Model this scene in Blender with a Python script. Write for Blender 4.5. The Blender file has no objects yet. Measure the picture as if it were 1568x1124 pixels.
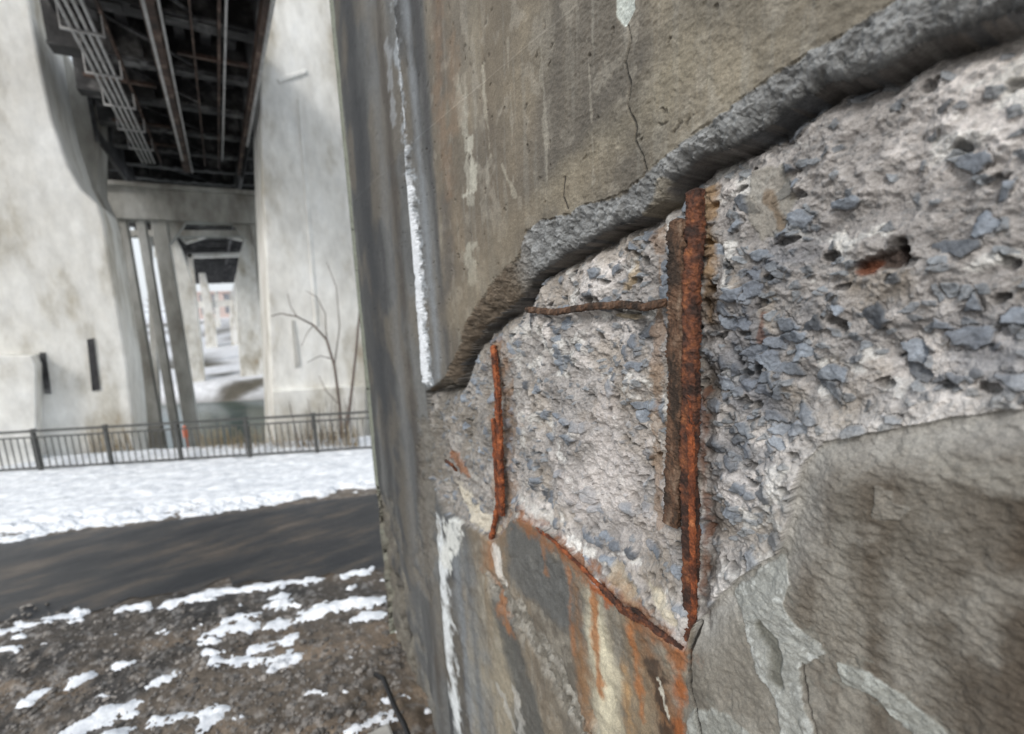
import bpy, bmesh, math, numpy as np, random, time
from mathutils import Vector, Matrix
T0=time.time()
random.seed(4); RNG=np.random.RandomState(7)
f32=np.float32
QUAL=0.78
# ------------------------------------------------------------------ survey of the site
F=697.0; CX,CY=784.0,562.0
b=math.radians(32.2); p=math.radians(9.25); r=0.042
F0=Vector((math.sin(b),math.cos(b),0)); R0=Vector((math.cos(b),-math.sin(b),0)); Zv=Vector((0,0,1))
FW=F0*math.cos(p)-Zv*math.sin(p); U0=Zv*math.cos(p)+F0*math.sin(p)
RT=R0*math.cos(r)-U0*math.sin(r); UP=U0*math.cos(r)+R0*math.sin(r)
CAM=Vector((0,0,3.0)); WX=0.9
def ray(x,y): return FW+RT*((x-CX)/F)-UP*((y-CY)/F)
def W(x,y,d=0.0):
    v=ray(x,y); t=(WX+d)/v.x; q=CAM+v*t; return (q.y,q.z)
def W3(x,y,d=0.0):
    v=ray(x,y); return CAM+v*((WX+d)/v.x)
def G(x,y,z=0.0):
    v=ray(x,y); t=(z-CAM.z)/v.z; q=CAM+v*t; return (q.x,q.y)
def B(x,y,Y):
    v=ray(x,y); q=CAM+v*(Y/v.y); return (q.x,q.z)
# ------------------------------------------------------------------ numpy noise
TAB=RNG.rand(256,256).astype(f32); TAB2=RNG.rand(256,256).astype(f32); TAB3=RNG.rand(256,256).astype(f32)
def vn(x,y,s=0):
    xi=np.floor(x).astype(np.int32); yi=np.floor(y).astype(np.int32)
    fx=(x-xi).astype(f32); fy=(y-yi).astype(f32)
    fx=fx*fx*(3-2*fx); fy=fy*fy*(3-2*fy)
    xi=xi+s*37; yi=yi+s*91
    a=TAB[xi&255,yi&255]; bb=TAB[(xi+1)&255,yi&255]; c=TAB[xi&255,(yi+1)&255]; d=TAB[(xi+1)&255,(yi+1)&255]
    u=a+(bb-a)*fx; v=c+(d-c)*fx
    return u+(v-u)*fy
def fbm(x,y,o=4,s=0,g=0.5):
    t=0; a=1; n=0
    for i in range(o):
        t=t+a*vn(x,y,s+i); n+=a; a*=g
        x,y=(x*1.62-y*1.18)+13.7,(x*1.18+y*1.62)+5.3
    return t/n
def worley(x,y,s=0):
    xi=np.floor(x).astype(np.int32); yi=np.floor(y).astype(np.int32)
    f1=np.full(x.shape,9,f32); f2=np.full(x.shape,9,f32); idv=np.zeros(x.shape,f32); dx1=np.zeros(x.shape,f32); dy1=np.zeros(x.shape,f32)
    for i in (-1,0,1):
        for j in (-1,0,1):
            a=(xi+i+s*31)&255; c=(yi+j+s*17)&255
            px=xi+i+TAB[a,c]; py=yi+j+TAB2[a,c]
            dx=(x-px).astype(f32); dy=(y-py).astype(f32); d=np.sqrt(dx*dx+dy*dy)
            m=d<f1
            f2=np.where(m,f1,np.minimum(f2,d)); idv=np.where(m,TAB3[a,c],idv)
            dx1=np.where(m,dx,dx1); dy1=np.where(m,dy,dy1); f1=np.where(m,d,f1)
    return f1,f2,idv,dx1,dy1
def ss(a,b_,x):
    t=np.clip((x-a)/(b_-a),0,1); return t*t*(3-2*t)
def pdist(X,Y,pts,closed=False):
    d=np.full(X.shape,1e9,f32); n=len(pts)
    for i in range(n if closed else n-1):
        ax,ay=pts[i]; bx,by=pts[(i+1)%n]; ux,uy=bx-ax,by-ay; L=ux*ux+uy*uy+1e-12
        t=np.clip(((X-ax)*ux+(Y-ay)*uy)/L,0,1)
        e=(X-ax-t*ux)**2+(Y-ay-t*uy)**2
        d=np.minimum(d,e)
    return np.sqrt(d)
def inpoly(X,Y,pts):
    ins=np.zeros(X.shape,bool); n=len(pts)
    for i in range(n):
        ax,ay=pts[i]; bx,by=pts[(i+1)%n]
        if ay==by: continue
        c=((ay>Y)!=(by>Y))&(X<(bx-ax)*(Y-ay)/(by-ay)+ax)
        ins^=c
    return ins
# ------------------------------------------------------------------ mesh helpers
def link(o): bpy.context.scene.collection.objects.link(o); return o
def grid_mesh(name,P,col=None,keep=None,mat=None,smooth=True,extra=None,flip=False):
    n,m=P.shape[:2]; idx=np.arange(n*m).reshape(n,m)
    q=np.stack([idx[:-1,:-1],idx[1:,:-1],idx[1:,1:],idx[:-1,1:]],-1).reshape(-1,4)
    if flip: q=q[:,::-1]
    if keep is not None:
        k=keep.reshape(-1)[q].any(axis=1); q=q[k]
        used=np.zeros(n*m,bool); used[q.reshape(-1)]=True
        rm=np.cumsum(used)-1; q=rm[q]; V=P.reshape(-1,3)[used]
        if col is not None: col=col.reshape(-1,3)[used]
    else:
        V=P.reshape(-1,3)
        if col is not None: col=col.reshape(-1,3)
    me=bpy.data.meshes.new(name); me.vertices.add(len(V)); me.vertices.foreach_set("co",V.astype(f32).ravel())
    me.loops.add(len(q)*4); me.loops.foreach_set("vertex_index",q.astype(np.int32).ravel())
    me.polygons.add(len(q)); me.polygons.foreach_set("loop_start",(np.arange(len(q))*4).astype(np.int32))
    me.update(calc_edges=True)
    me.polygons.foreach_set("use_smooth",np.full(len(q),smooth))
    if col is not None:
        at=me.attributes.new("Col",'FLOAT_COLOR','POINT')
        c=np.ones((len(V),4),f32); c[:,:3]=col; at.data.foreach_set("color",c.ravel())
    me.update()
    o=link(bpy.data.objects.new(name,me))
    if mat: me.materials.append(mat)
    return o
class MB:
    def __init__(s): s.v=[]; s.f=[]
    def box(s,c,d,ax=None):
        c=Vector(c); ax=ax or (Vector((1,0,0)),Vector((0,1,0)),Vector((0,0,1)))
        n=len(s.v)
        for i in (-1,1):
            for j in (-1,1):
                for k in (-1,1): s.v.append(c+ax[0]*(i*d[0]/2)+ax[1]*(j*d[1]/2)+ax[2]*(k*d[2]/2))
        for q in ((0,1,3,2),(4,6,7,5),(0,4,5,1),(2,3,7,6),(0,2,6,4),(1,5,7,3)): s.f.append([n+a for a in q])
    def prism(s,pts,Y,th):
        n=len(s.v); m=len(pts)
        for (x,z) in pts: s.v.append(Vector((x,Y,z)))
        for (x,z) in pts: s.v.append(Vector((x,Y+th,z)))
        s.f.append([n+i for i in range(m)]); s.f.append([n+m+i for i in reversed(range(m))])
        for i in range(m): j=(i+1)%m; s.f.append([n+i,n+m+i,n+m+j,n+j])
    def tube(s,pts,rad,seg=8):
        pts=[Vector(a) for a in pts]; n0=len(s.v)
        for i,a in enumerate(pts):
            t=(pts[min(i+1,len(pts)-1)]-pts[max(i-1,0)]).normalized()
            u=t.cross(Vector((0.3,0.2,1))).normalized(); w=t.cross(u)
            rr=rad[i] if isinstance(rad,(list,tuple)) else rad
            for k in range(seg):
                an=2*math.pi*k/seg; s.v.append(a+u*math.cos(an)*rr+w*math.sin(an)*rr)
        for i in range(len(pts)-1):
            for k in range(seg):
                a=n0+i*seg+k; c=n0+i*seg+(k+1)%seg; s.f.append([a,c,c+seg,a+seg])
        s.f.append([n0+k for k in range(seg)][::-1]); e=n0+(len(pts)-1)*seg; s.f.append([e+k for k in range(seg)])
    def obj(s,name,mat,parent=None,bevel=0,smooth=False):
        me=bpy.data.meshes.new(name); me.from_pydata([tuple(v) for v in s.v],[],s.f); me.update()
        if smooth: me.polygons.foreach_set("use_smooth",[True]*len(me.polygons))
        o=link(bpy.data.objects.new(name,me)); me.materials.append(mat)
        bm=bmesh.new(); bm.from_mesh(me); bmesh.ops.recalc_face_normals(bm,faces=bm.faces); bm.to_mesh(me); bm.free()
        if bevel:
            md=o.modifiers.new("b",'BEVEL'); md.width=bevel; md.segments=2; md.limit_method='ANGLE'
        if parent: o.parent=parent
        return o
def empty(name,loc=(0,0,0)):
    o=link(bpy.data.objects.new(name,None)); return o
# ------------------------------------------------------------------ materials
def mat(name,base=(.5,.5,.5),attr=False,ramp=None,scales=((20,.5),),rough=.85,bumps=((100,.5,.003),),stretch=(1,1,1),metal=0):
    m=bpy.data.materials.new(name); m.use_nodes=True; nt=m.node_tree; N=nt.nodes; L=nt.links
    bs=N['Principled BSDF']; bs.inputs['Roughness'].default_value=rough; bs.inputs['Metallic'].default_value=metal
    tc=N.new('ShaderNodeTexCoord'); mp=N.new('ShaderNodeMapping'); mp.inputs['Scale'].default_value=stretch
    L.new(tc.outputs['Object'],mp.inputs['Vector'])
    def noise(sc,det=6,ro=.6,v=None):
        n=N.new('ShaderNodeTexNoise'); n.inputs['Scale'].default_value=sc; n.inputs['Detail'].default_value=det; n.inputs['Roughness'].default_value=ro
        L.new((v or mp.outputs[0]),n.inputs['Vector']); return n.outputs['Fac']
    if attr:
        a=N.new('ShaderNodeAttribute'); a.attribute_name='Col'; colr=a.outputs['Color']
    elif ramp:
        cr=N.new('ShaderNodeValToRGB'); el=cr.color_ramp.elements
        el[0].position=ramp[0][0]; el[0].color=(*ramp[0][1],1); el[1].position=ramp[-1][0]; el[1].color=(*ramp[-1][1],1)
        for q in ramp[1:-1]:
            e=el.new(q[0]); e.color=(*q[1],1)
        L.new(noise(scales[0][0],8,.65),cr.inputs[0]); colr=cr.outputs[0]
    else:
        rg=N.new('ShaderNodeRGB'); rg.outputs[0].default_value=(*base,1); colr=rg.outputs[0]
    for sc,k in scales:
        mr=N.new('ShaderNodeMapRange'); L.new(noise(sc,3,.7,tc.outputs['Object'] if attr else None),mr.inputs[0])
        mr.inputs[1].default_value=.3; mr.inputs[2].default_value=.7; mr.inputs[3].default_value=1-k; mr.inputs[4].default_value=1+k
        mx=N.new('ShaderNodeVectorMath'); mx.operation='SCALE'; L.new(colr,mx.inputs[0]); L.new(mr.outputs[0],mx.inputs['Scale']); colr=mx.outputs[0]
    L.new(colr,bs.inputs['Base Color'])
    prev=None
    for sc,st,ds in bumps:
        bp=N.new('ShaderNodeBump'); bp.inputs['Strength'].default_value=st; bp.inputs['Distance'].default_value=ds
        L.new(noise(sc,3,.65,tc.outputs['Object']),bp.inputs['Height'])
        if prev: L.new(prev,bp.inputs['Normal'])
        prev=bp.outputs[0]
    if prev: L.new(prev,bs.inputs['Normal'])
    return m
M_wall=mat("weathered_concrete",attr=True,scales=((28,.14),(160,.22),(520,.22)),rough=.88,bumps=((100,.6,.004),(420,.5,.0015)))
M_gr=mat("muddy_ground",attr=True,scales=((3,.2),(40,.35)),rough=.5,bumps=((30,.6,.02),(120,.5,.006)))
M_asph=mat("wet_asphalt",ramp=((.36,(.020,.023,.029)),(.5,(.034,.035,.038)),(.60,(.065,.055,.047)),(.74,(.13,.11,.09))),scales=((2.2,.2),(60,.35)),rough=.36,bumps=((120,.7,.008),(9,.35,.012)),stretch=(.45,1.5,1))
M_snow=mat("snow",ramp=((.3,(.62,.66,.72)),(.6,(.86,.89,.93))),scales=((6,.05),(50,.08)),rough=.6,bumps=((12,.4,.03),(80,.3,.006)))
M_pale=mat("pale_bridge_concrete",ramp=((.27,(.34,.26,.17)),(.37,(.52,.49,.42)),(.48,(.72,.71,.67)),(.75,(.82,.83,.82))),scales=((.9,.1),(4,.14)),rough=.9,bumps=((8,.3,.02),),stretch=(1,1,.45))
M_grey=mat("grey_bridge_concrete",ramp=((.3,(.22,.20,.17)),(.5,(.42,.41,.38)),(.7,(.58,.58,.56))),scales=((.9,.1),(6,.15)),rough=.9,bumps=((8,.3,.02),),stretch=(1,1,.4))
M_dark=mat("dark_steel",ramp=((.35,(.014,.014,.016)),(.52,(.045,.045,.047)),(.66,(.18,.18,.18))),scales=((1.9,.2),(9,.25)),rough=.7,bumps=((10,.3,.02),))  # near-black to grey mottling for the deck underside
M_rustb=mat("rusty_girder_steel",ramp=((.35,(.03,.024,.022)),(.55,(.09,.055,.042)),(.72,(.26,.20,.17))),scales=((3,.2),),rough=.7,bumps=((20,.3,.01),))
M_galv=mat("galvanised_conduit",base=(.45,.45,.45),scales=((5,.3),),rough=.5,bumps=((30,.2,.005),))
M_rail=mat("painted_rail_steel",base=(.06,.062,.06),scales=((8,.3),),rough=.5,bumps=((60,.2,.002),))
M_rust=mat("rust",ramp=((.3,(.02,.012,.009)),(.44,(.055,.025,.017)),(.56,(.14,.05,.024)),(.72,(.29,.11,.04))),scales=((26,.15),(150,.4)),rough=.85,bumps=((90,1,.006),(300,.8,.002)))
M_rustO=mat("orange_rust",ramp=((.3,(.035,.016,.011)),(.45,(.14,.042,.018)),(.6,(.30,.085,.028)),(.75,(.42,.18,.08))),scales=((24,.15),(150,.4)),rough=.85,bumps=((90,1,.006),(300,.8,.002)))
M_rustD=mat("dark_flaking_rust",ramp=((.3,(.018,.013,.010)),(.43,(.055,.036,.025)),(.53,(.12,.066,.040)),(.62,(.17,.115,.08)),(.74,(.26,.20,.15))),scales=((26,.15),(120,.4)),rough=.9,bumps=((60,1,.01),(250,.9,.003)),stretch=(1,1,.4))
M_bark=mat("bare_bark",base=(.14,.11,.095),scales=((20,.4),),rough=.9,bumps=((60,.4,.004),))
M_black=mat("black_cable_rubber",base=(.012,.012,.013),scales=((20,.3),),rough=.45,bumps=((60,.1,.001),))
M_water=mat("river_water",base=(.05,.08,.072),scales=((.8,.2),),rough=.15,bumps=((2.5,.25,.05),))
# ------------------------------------------------------------------ PIER FACE
yc=W(548,600)[0]
a0,a1=math.radians(88),math.atan2(WX,yc-.05)
NC=int(1500*QUAL)
ys=np.concatenate([np.linspace(-2.2,WX/math.tan(a0),30)[:-1], WX/np.tan(np.linspace(a0,a1,NC))]).astype(f32)
bx=np.zeros(len(ys),f32); by=ys.copy(); nx=-np.ones(len(ys),f32); ny=np.zeros(len(ys),f32)
Rr=.05
an=np.linspace(0,math.pi/2,12)[1:]; side=np.linspace(0,1.4,25)[1:]
bx=np.concatenate([bx,Rr-Rr*np.cos(an),Rr+side]).astype(f32)
by=np.concatenate([by,yc-.05+Rr*np.sin(an),np.full(24,yc)]).astype(f32)
nx=np.concatenate([nx,-np.cos(an),np.zeros(24)]).astype(f32); ny=np.concatenate([ny,np.sin(an),np.ones(24)]).astype(f32)
ucol=np.concatenate([ys,yc-.05+Rr*an,yc-.05+Rr*math.pi/2+side]).astype(f32)
zs=np.concatenate([np.arange(-.3,1.9,.008/QUAL),np.arange(1.9,2.25,.004/QUAL),np.arange(2.25,3.75,.0013/QUAL),np.arange(3.75,4.1,.004/QUAL),np.arange(4.1,5.8,.008/QUAL),np.linspace(5.8,8.2,20)]).astype(f32)
nC,nR=len(ucol),len(zs)
U=np.repeat(ucol[:,None],nR,1); Z=np.repeat(zs[None,:],nC,0)
j1=fbm(U*14,Z*14,5,1,.6)-.5; j2=fbm(U*14,Z*14,5,9,.6)-.5
ja=.018+.024*ss(.2,1.6,U)
YD=U+ja*j1; ZD=Z+ja*j2
Bt=[(1900,-190),(1700,-70),(1568,0),(1480,28),(1400,60),(1330,100),(1250,125),(1200,160),(1160,190),(1110,222),(1045,248),(1020,270),(1005,300),(975,328),(935,345),(890,370),(860,385),(808,425),(785,455),(735,500),(712,530),(690,590),(654,602)]
Lw=[(650,650),(657,740),(680,790),(730,815),(750,830),(790,795),(830,815),(870,850),(900,885),(935,925),(985,955),(1045,1000)]
Dp=[(1060,955),(1090,920),(1130,890),(1180,850),(1205,790),(1215,720),(1250,680),(1330,665),(1420,650),(1568,625),(1900,570)]
At=[(1900,-320),(1568,-125),(1480,-70),(1370,-5),(1290,50),(1210,98),(1150,138),(1110,168),(1040,218),(990,264),(960,290),(870,322),(806,352),(793,395),(760,420),(735,458),(712,498),(697,545),(682,578),(654,597)]
wB=[W(*q) for q in Bt]; wL=[W(*q) for q in Lw]; wD=[W(*q) for q in Dp]; wA=[W(*q) for q in At]
sp=inpoly(YD,ZD,wB+wL+wD); rimA=inpoly(YD,ZD,wA+wB[::-1])&~sp
dB=pdist(YD,ZD,wB); dA=pdist(YD,ZD,wA); dL=pdist(YD,ZD,[wB[-1]]+wL+[wD[0]]); dD=pdist(YD,ZD,wD)
low=fbm(U*3,Z*3,3,3)-.5
H=low*.012+(fbm(U*22,Z*22,3,5)-.5)*.003
stucco=ss(1.6,.9,U)
H+=stucco*(fbm(U*70,Z*95,3,6)-.5)*.006
col=np.zeros((nC,nR,3),f32)
def C(*a): return np.array(a,f32)
def mixc(idx,c,a):
    col[idx]=col[idx]*(1-a[...,None])+np.asarray(c,f32)*a[...,None]
ALL=(slice(None),slice(None))
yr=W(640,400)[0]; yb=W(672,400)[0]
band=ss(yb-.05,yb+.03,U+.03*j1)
st=fbm(U*10,Z*1.1,5,12); sb=fbm(U*3,Z*1.5,4,15); sf=fbm(U*38,Z*3,4,18)
col[:]=C(.205,.182,.145)
mixc(ALL,(.118,.108,.092),ss(.40,.62,st)*.7)
mixc(ALL,(.28,.25,.19),ss(.46,.68,sb)*.75)
mixc(ALL,(.20,.155,.105),ss(.5,.65,fbm(U*7,Z*.9,4,22))*ss(1.0,1.5,U)*.5)
mixc(ALL,(.34,.33,.29),ss(.58,.74,sf)*.35*(1-band))
mixc(ALL,(.088,.081,.07),ss(.46,.68,fbm(U*2.2,Z*2.4,5,25))*.5)
mixc(ALL,(.32,.30,.255),ss(.6,.7,fbm(U*18,Z*13,5,26))*.4*(1-band))
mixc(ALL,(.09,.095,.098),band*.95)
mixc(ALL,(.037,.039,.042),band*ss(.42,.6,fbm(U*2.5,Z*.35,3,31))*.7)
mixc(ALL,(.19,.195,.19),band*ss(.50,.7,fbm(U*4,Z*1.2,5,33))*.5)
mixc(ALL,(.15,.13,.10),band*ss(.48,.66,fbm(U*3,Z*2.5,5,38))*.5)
mixc(ALL,(.30,.33,.28),ss(yc-.13,yc-.03,U+.08*j1)*.8)
H-=np.maximum(0,U-yr)*.05
H-=.02*np.exp(-((U-yr-.10)/.05)**2); H+=.016*np.exp(-((U-yr)/.028)**2)*ss(2.3,2.6,Z)
H-=.018*np.exp(-((U-(yr+.55))/.12)**2)
# small surface pits and pock marks everywhere
k1,k2,kid,_,_=worley(U*26+j1*2,Z*26+j2*2,12)
pk=((kid>.9)&(k1<.22)).astype(f32)*ss(.22,.08,k1); H-=pk*.005; mixc(ALL,(.05,.046,.04),pk*.6)
def local(pts,d=0):
    cx=sum(a for a,_ in pts)/len(pts); cy=sum(q for _,q in pts)/len(pts)
    a=W(cx-3,cy,d); c=W(cx+3,cy,d); e=W(cx,cy-3,d); g=W(cx,cy+3,d)
    return abs(c[0]-a[0])/6,abs(g[1]-e[1])/6
def brush(pts,rad,soft=.5,nz=.6,ns=25,d=0,seed=50,k=1,fill=False):
    sy,sz=local(pts,d); w=[W(x,y,d) for x,y in pts]
    mr=rad*2.2
    y0=min(a for a,_ in w)-mr*sy-.03; y1=max(a for a,_ in w)+mr*sy+.03; z0=min(a for _,a in w)-mr*sz-.03; z1=max(a for _,a in w)+mr*sz+.03
    i0,i1=np.searchsorted(ucol,[y0,y1]); k0,k1=np.searchsorted(zs,[z0,z1])
    idx=(slice(i0,i1),slice(k0,k1)); u=U[idx]; z=Z[idx]
    X=(u+.3*(YD[idx]-u))/sy; Y=(z+.3*(ZD[idx]-z))/sz; pp=[(a/sy,c/sz) for a,c in w]
    dist=pdist(X,Y,pp,closed=fill)
    if fill: dist=np.where(inpoly(X,Y,pp),-dist,dist)
    v=dist/rad+nz*(fbm(u*ns,z*ns,5,seed,.6)-.5)*2
    return idx,(k*np.clip((1-v)/soft,0,1)).astype(f32)
def paint(pts,rad,c,**kw):
    idx,a=brush(pts,rad,**kw); mixc(idx,c,a)
def relief(pts,rad,h,**kw):
    idx,a=brush(pts,rad,**kw); H[idx]+=h*a
def vs(x): return [(x-33,-60),(x-27,0),(x,300),(x+27,600),(x+50,860),(x+76,1124),(x+90,1250)]
paint(vs(548),13,(.03,.033,.037),k=.8,nz=.6,ns=4,soft=.9)
paint(vs(578),9,(.15,.155,.155),k=.6,nz=.9,ns=4,soft=.9)
paint(vs(600),10,(.055,.047,.04),k=.75,nz=.8,ns=4,soft=.9)
paint(vs(648),8,(.21,.23,.25),k=.75,nz=.6,ns=5,soft=.9)
paint(vs(664),6,(.06,.06,.062),k=.7,nz=.6,ns=5,soft=.9)
# pale drips on upper wall
paint([(700,120),(712,200),(722,290),(718,310)],8,(.36,.35,.30),k=.65,nz=1.6)
paint([(722,215),(728,290),(712,300)],6,(.45,.44,.38),k=.8,nz=1.2)
paint([(720,380),(724,430)],8,(.40,.39,.33),k=.7,nz=1.4)
paint([(690,60),(700,200)],14,(.22,.16,.11),k=.5,nz=1.2,soft=1)
paint([(770,250),(790,300)],3,(.36,.34,.28),k=.6,nz=1.3)
paint([(738,100),(752,240)],3,(.36,.34,.28),k=.6,nz=1.9)
paint([(680,300),(690,420),(676,480)],12,(.10,.092,.083),k=.7,nz=.8,soft=1)
paint([(670,0),(672,150),(690,300)],12,(.20,.135,.088),k=.55,nz=.9,soft=1)
paint([(850,60),(880,200)],60,(.105,.095,.08),k=.5,nz=.8,ns=6,soft=1)
paint([(1040,90),(980,170),(840,300)],60,(.29,.26,.19),k=.5,nz=.8,ns=5,soft=1)
paint([(700,480),(780,350),(900,260)],45,(.24,.205,.15),k=.5,nz=.8,ns=5,soft=1)
paint([(1150,30),(1080,-20)],60,(.10,.092,.078),k=.6,nz=.8,ns=5,soft=1)
for x in (745,785,835,905): paint([(x-8,60),(x,200),(x+3,280)],2,(.34,.32,.27),k=.4,nz=2.6,ns=14)
# efflorescence ridge line
paint([(603,-40),(607,60),(616,180),(630,290),(644,420),(656,585)],8,(.30,.33,.36),k=.8,nz=1.2,ns=22,soft=.5)
paint([(603,-40),(607,60),(616,180),(630,290),(644,420),(656,585)],5.5,(.70,.74,.79),k=.95,nz=1.0,ns=34,soft=.5)
relief([(603,-40),(616,180),(630,290),(644,420),(656,585)],6,.012,nz=1.0,ns=45)
paint([(590,60),(600,190)],5,(.3,.32,.34),k=.6,nz=1.5)
crk=[(962,40),(966,62),(957,95),(966,130),(960,165),(975,195),(972,215),(985,240),(990,262)]
paint(crk,1.3,(.04,.038,.032),nz=.9,soft=.5,k=.9); relief(crk,2.2,-.005,nz=.6)
paint([(865,270),(862,300),(868,318)],1.2,(.04,.035,.03),nz=.5); relief([(865,270),(862,300),(868,318)],2,-.004)
chip=[(945,-12),(968,-8),(970,14),(958,38),(946,22)]
paint(chip,3,(.48,.52,.49),fill=True,soft=.4,nz=.3); relief(chip,3,-.004,fill=True)
# region lower-left below the break
idx,a=brush([(690,850),(860,870),(1040,1010),(1040,1250),(720,1250)],12,fill=True,nz=.4)
H[idx]+=a*((fbm(U[idx]*16,Z[idx]*16,5,68,.6)-.5)*.028)
paint([(700,820),(720,960),(740,1124)],30,(.16,.175,.185),k=.7,nz=.9,ns=8,soft=1)
paint([(800,830),(860,880),(880,960),(850,930),(800,890)],30,(.10,.105,.105),fill=True,k=.8,nz=.9,ns=10)
paint([(770,930),(820,1124),(770,1250)],24,(.07,.075,.075),k=.8,nz=.6,ns=8)
rough_low=[(765,910),(800,950),(835,1000),(862,1060),(900,1124),(950,1260)]
idx,a=brush(rough_low,30,nz=1.1,ns=18,soft=.6); H[idx]+=a*(-.026+.065*(fbm(U[idx]*45,Z[idx]*45,4,61,.6)-.3)); mixc(idx,(.32,.31,.28),a*.9)
paint(rough_low,16,(.12,.11,.09),k=.75,nz=2.0,ns=44)
# rust & yellow staining
paint([(960,930),(985,1030),(990,1124),(990,1240)],64,(.24,.185,.12),k=.8,nz=1,ns=9,soft=1)
paint([(915,930),(925,1010),(935,1124),(940,1240)],30,(.58,.54,.41),k=.95,nz=1.0,ns=9,soft=1)
paint([(880,900),(890,1000),(905,1124)],14,(.22,.12,.055),k=.8,nz=1.2,ns=14,soft=1)
paint([(985,970),(1010,1050),(1022,1124),(1030,1250)],32,(.20,.095,.038),k=.9,nz=1.1,ns=12,soft=1)
paint([(1038,950),(1044,1060),(1042,1124),(1040,1240)],16,(.30,.10,.028),k=.95,nz=1.4,ns=18,soft=1)
paint([(1000,1020),(1015,1080),(1020,1124)],14,(.04,.026,.018),k=.8,nz=1.6,ns=22)
paint([(955,1000),(965,1124)],12,(.36,.22,.10),k=.8,nz=1.5,ns=14,soft=1)
paint([(905,880),(912,960),(918,1060)],7,(.32,.13,.04),k=.85,nz=1.5,ns=20,soft=1)
paint([(870,870),(874,930),(880,1000)],5,(.28,.12,.045),k=.7,nz=1.6,ns=20,soft=1)
paint([(965,950),(975,1040),(985,1110)],8,(.32,.13,.045),k=.85,nz=1.6,ns=20,soft=1)
paint([(830,830),(836,880)],4,(.26,.12,.05),k=.6,nz=1.6,ns=20,soft=1)
paint([(1010,1040),(1025,1100)],3,(.60,.58,.5),k=.8,nz=2.6,ns=60)
paint([(745,800),(752,860),(768,915),(775,960)],10,(.29,.135,.06),k=.85,nz=1.3,ns=20,soft=1)
paint([(757,835),(766,885)],9,(.66,.64,.60),k=.9,nz=1.2,ns=20)
paint([(668,790),(680,860),(682,940),(692,1040),(706,1140)],10,(.68,.72,.74),k=.95,nz=1.3,ns=14,soft=.8)
paint([(700,790),(690,830),(680,860)],10,(.66,.68,.66),k=.9,nz=1.2,ns=25)
paint([(790,1060),(800,1140),(762,1050)],6,(.48,.48,.46),k=.5,nz=1.5,ns=20)
# eroded corner arris near the ground
idx,a=brush([(562,770),(582,880),(600,960),(625,1060),(640,1160)],34,nz=1.1,ns=6,soft=.9); H[idx]-=a*(.11*fbm(U[idx]*8,Z[idx]*8,5,66,.65)-.02); mixc(idx,(.22,.205,.17),a*.85)
idx2,a=brush([(575,800),(590,900),(610,1000)],22,nz=1.6,ns=12,soft=.8); mixc(idx2,(.08,.072,.06),a*.6)
paint([(602,900),(610,985)],4,(.02,.018,.016),k=.95,nz=.9); relief([(600,895),(610,985)],6,-.05,nz=.7)
idx,a=brush([(650,660),(655,760),(640,900)],16,nz=1.2,ns=14,soft=.5); H[idx]-=a*.03*fbm(U[idx]*20,Z[idx]*20,4,67,.6); mixc(idx,(.17,.155,.13),a*.6)
# ---- repair render in the lower right
patch=inpoly(YD,ZD,[W(*q) for q in Dp]+[W(1900,1500),W(1055,1500),W(1052,1000)])&~sp
pf=fbm(U*6,Z*5,6,70,.55)
mixc(patch,(.23,.217,.188),np.full(patch.sum(),1,f32))
mixc(patch,(.12,.11,.092),(ss(.36,.72,pf)*.8)[patch])
mixc(patch,(.075,.058,.041),(ss(.38,.66,fbm(U*11,Z*1.6,5,72))*.85*ss(.62,.3,U))[patch])
mixc(patch,(.07,.056,.042),(ss(.30,.16,U)*.6)[patch])
mixc(patch,(.30,.29,.26),(ss(.46,.74,fbm(U*14,Z*11,6,73,.6))*.5)[patch])
edgeD=np.exp(-(dD/.05)**2)
mixc(patch,(.40,.395,.375),(edgeD*.8*(.5+.8*fbm(U*30,Z*30,4,76,.6)))[patch])
H=np.where(patch,H*1.3+.002-.032*np.exp(-(dD/.045)**2)+(fbm(U*80,Z*110,3,74)-.5)*.005+(fbm(U*12,Z*12,4,75)-.5)*.012,H)
F1=[(1118,915),(1150,885),(1192,852),(1200,885),(1198,930),(1218,962),(1262,1000),(1226,1018),(1230,1060),(1245,1160),(1205,1160),(1196,1075),(1165,1030),(1150,985),(1140,950)]
F2=[(1285,1015),(1330,1030),(1390,1075),(1450,1124),(1470,1160),(1420,1140),(1345,1065),(1292,1042)]
F3=[(1062,1090),(1110,1085),(1150,1124),(1160,1180),(1060,1180)]
for fl,cc in ((F1,(.44,.46,.445)),(F2,(.37,.39,.37)),(F3,(.34,.355,.335))):
    idx,a=brush(fl,4,fill=True,soft=.5,nz=2.4,ns=26); mixc(idx,cc,a*.9); H[idx]+=a*.004
    paint(fl,5,(.17,.17,.15),fill=True,k=.5,nz=9,ns=55,seed=77)
paint([(1165,960),(1190,990),(1195,1050)],12,(.13,.13,.11),k=.9,nz=1.2,ns=20); relief([(1165,960),(1190,990),(1195,1050)],12,-.008,nz=1.2,ns=20)
paint([(1440,715),(1568,745),(1640,770)],26,(.29,.28,.25),k=.5,nz=1.3,ns=14,soft=1)
F5=[(1342,745),(1365,755),(1368,772),(1392,780),(1375,795),(1340,790)]
relief(F5,3,.004,fill=True,nz=1.2); paint(F5,4,(.29,.28,.25),fill=True,k=.4,nz=1.5)
crk2=[(1064,958),(1056,1000),(1060,1060),(1075,1124),(1085,1200)]
paint(crk2,2.5,(.02,.018,.015)); relief(crk2,3.5,-.01)
crk3=[(1230,1015),(1238,1070),(1250,1124)]
paint(crk3,1.6,(.05,.045,.04)); relief(crk3,2.5,-.006)
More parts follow.
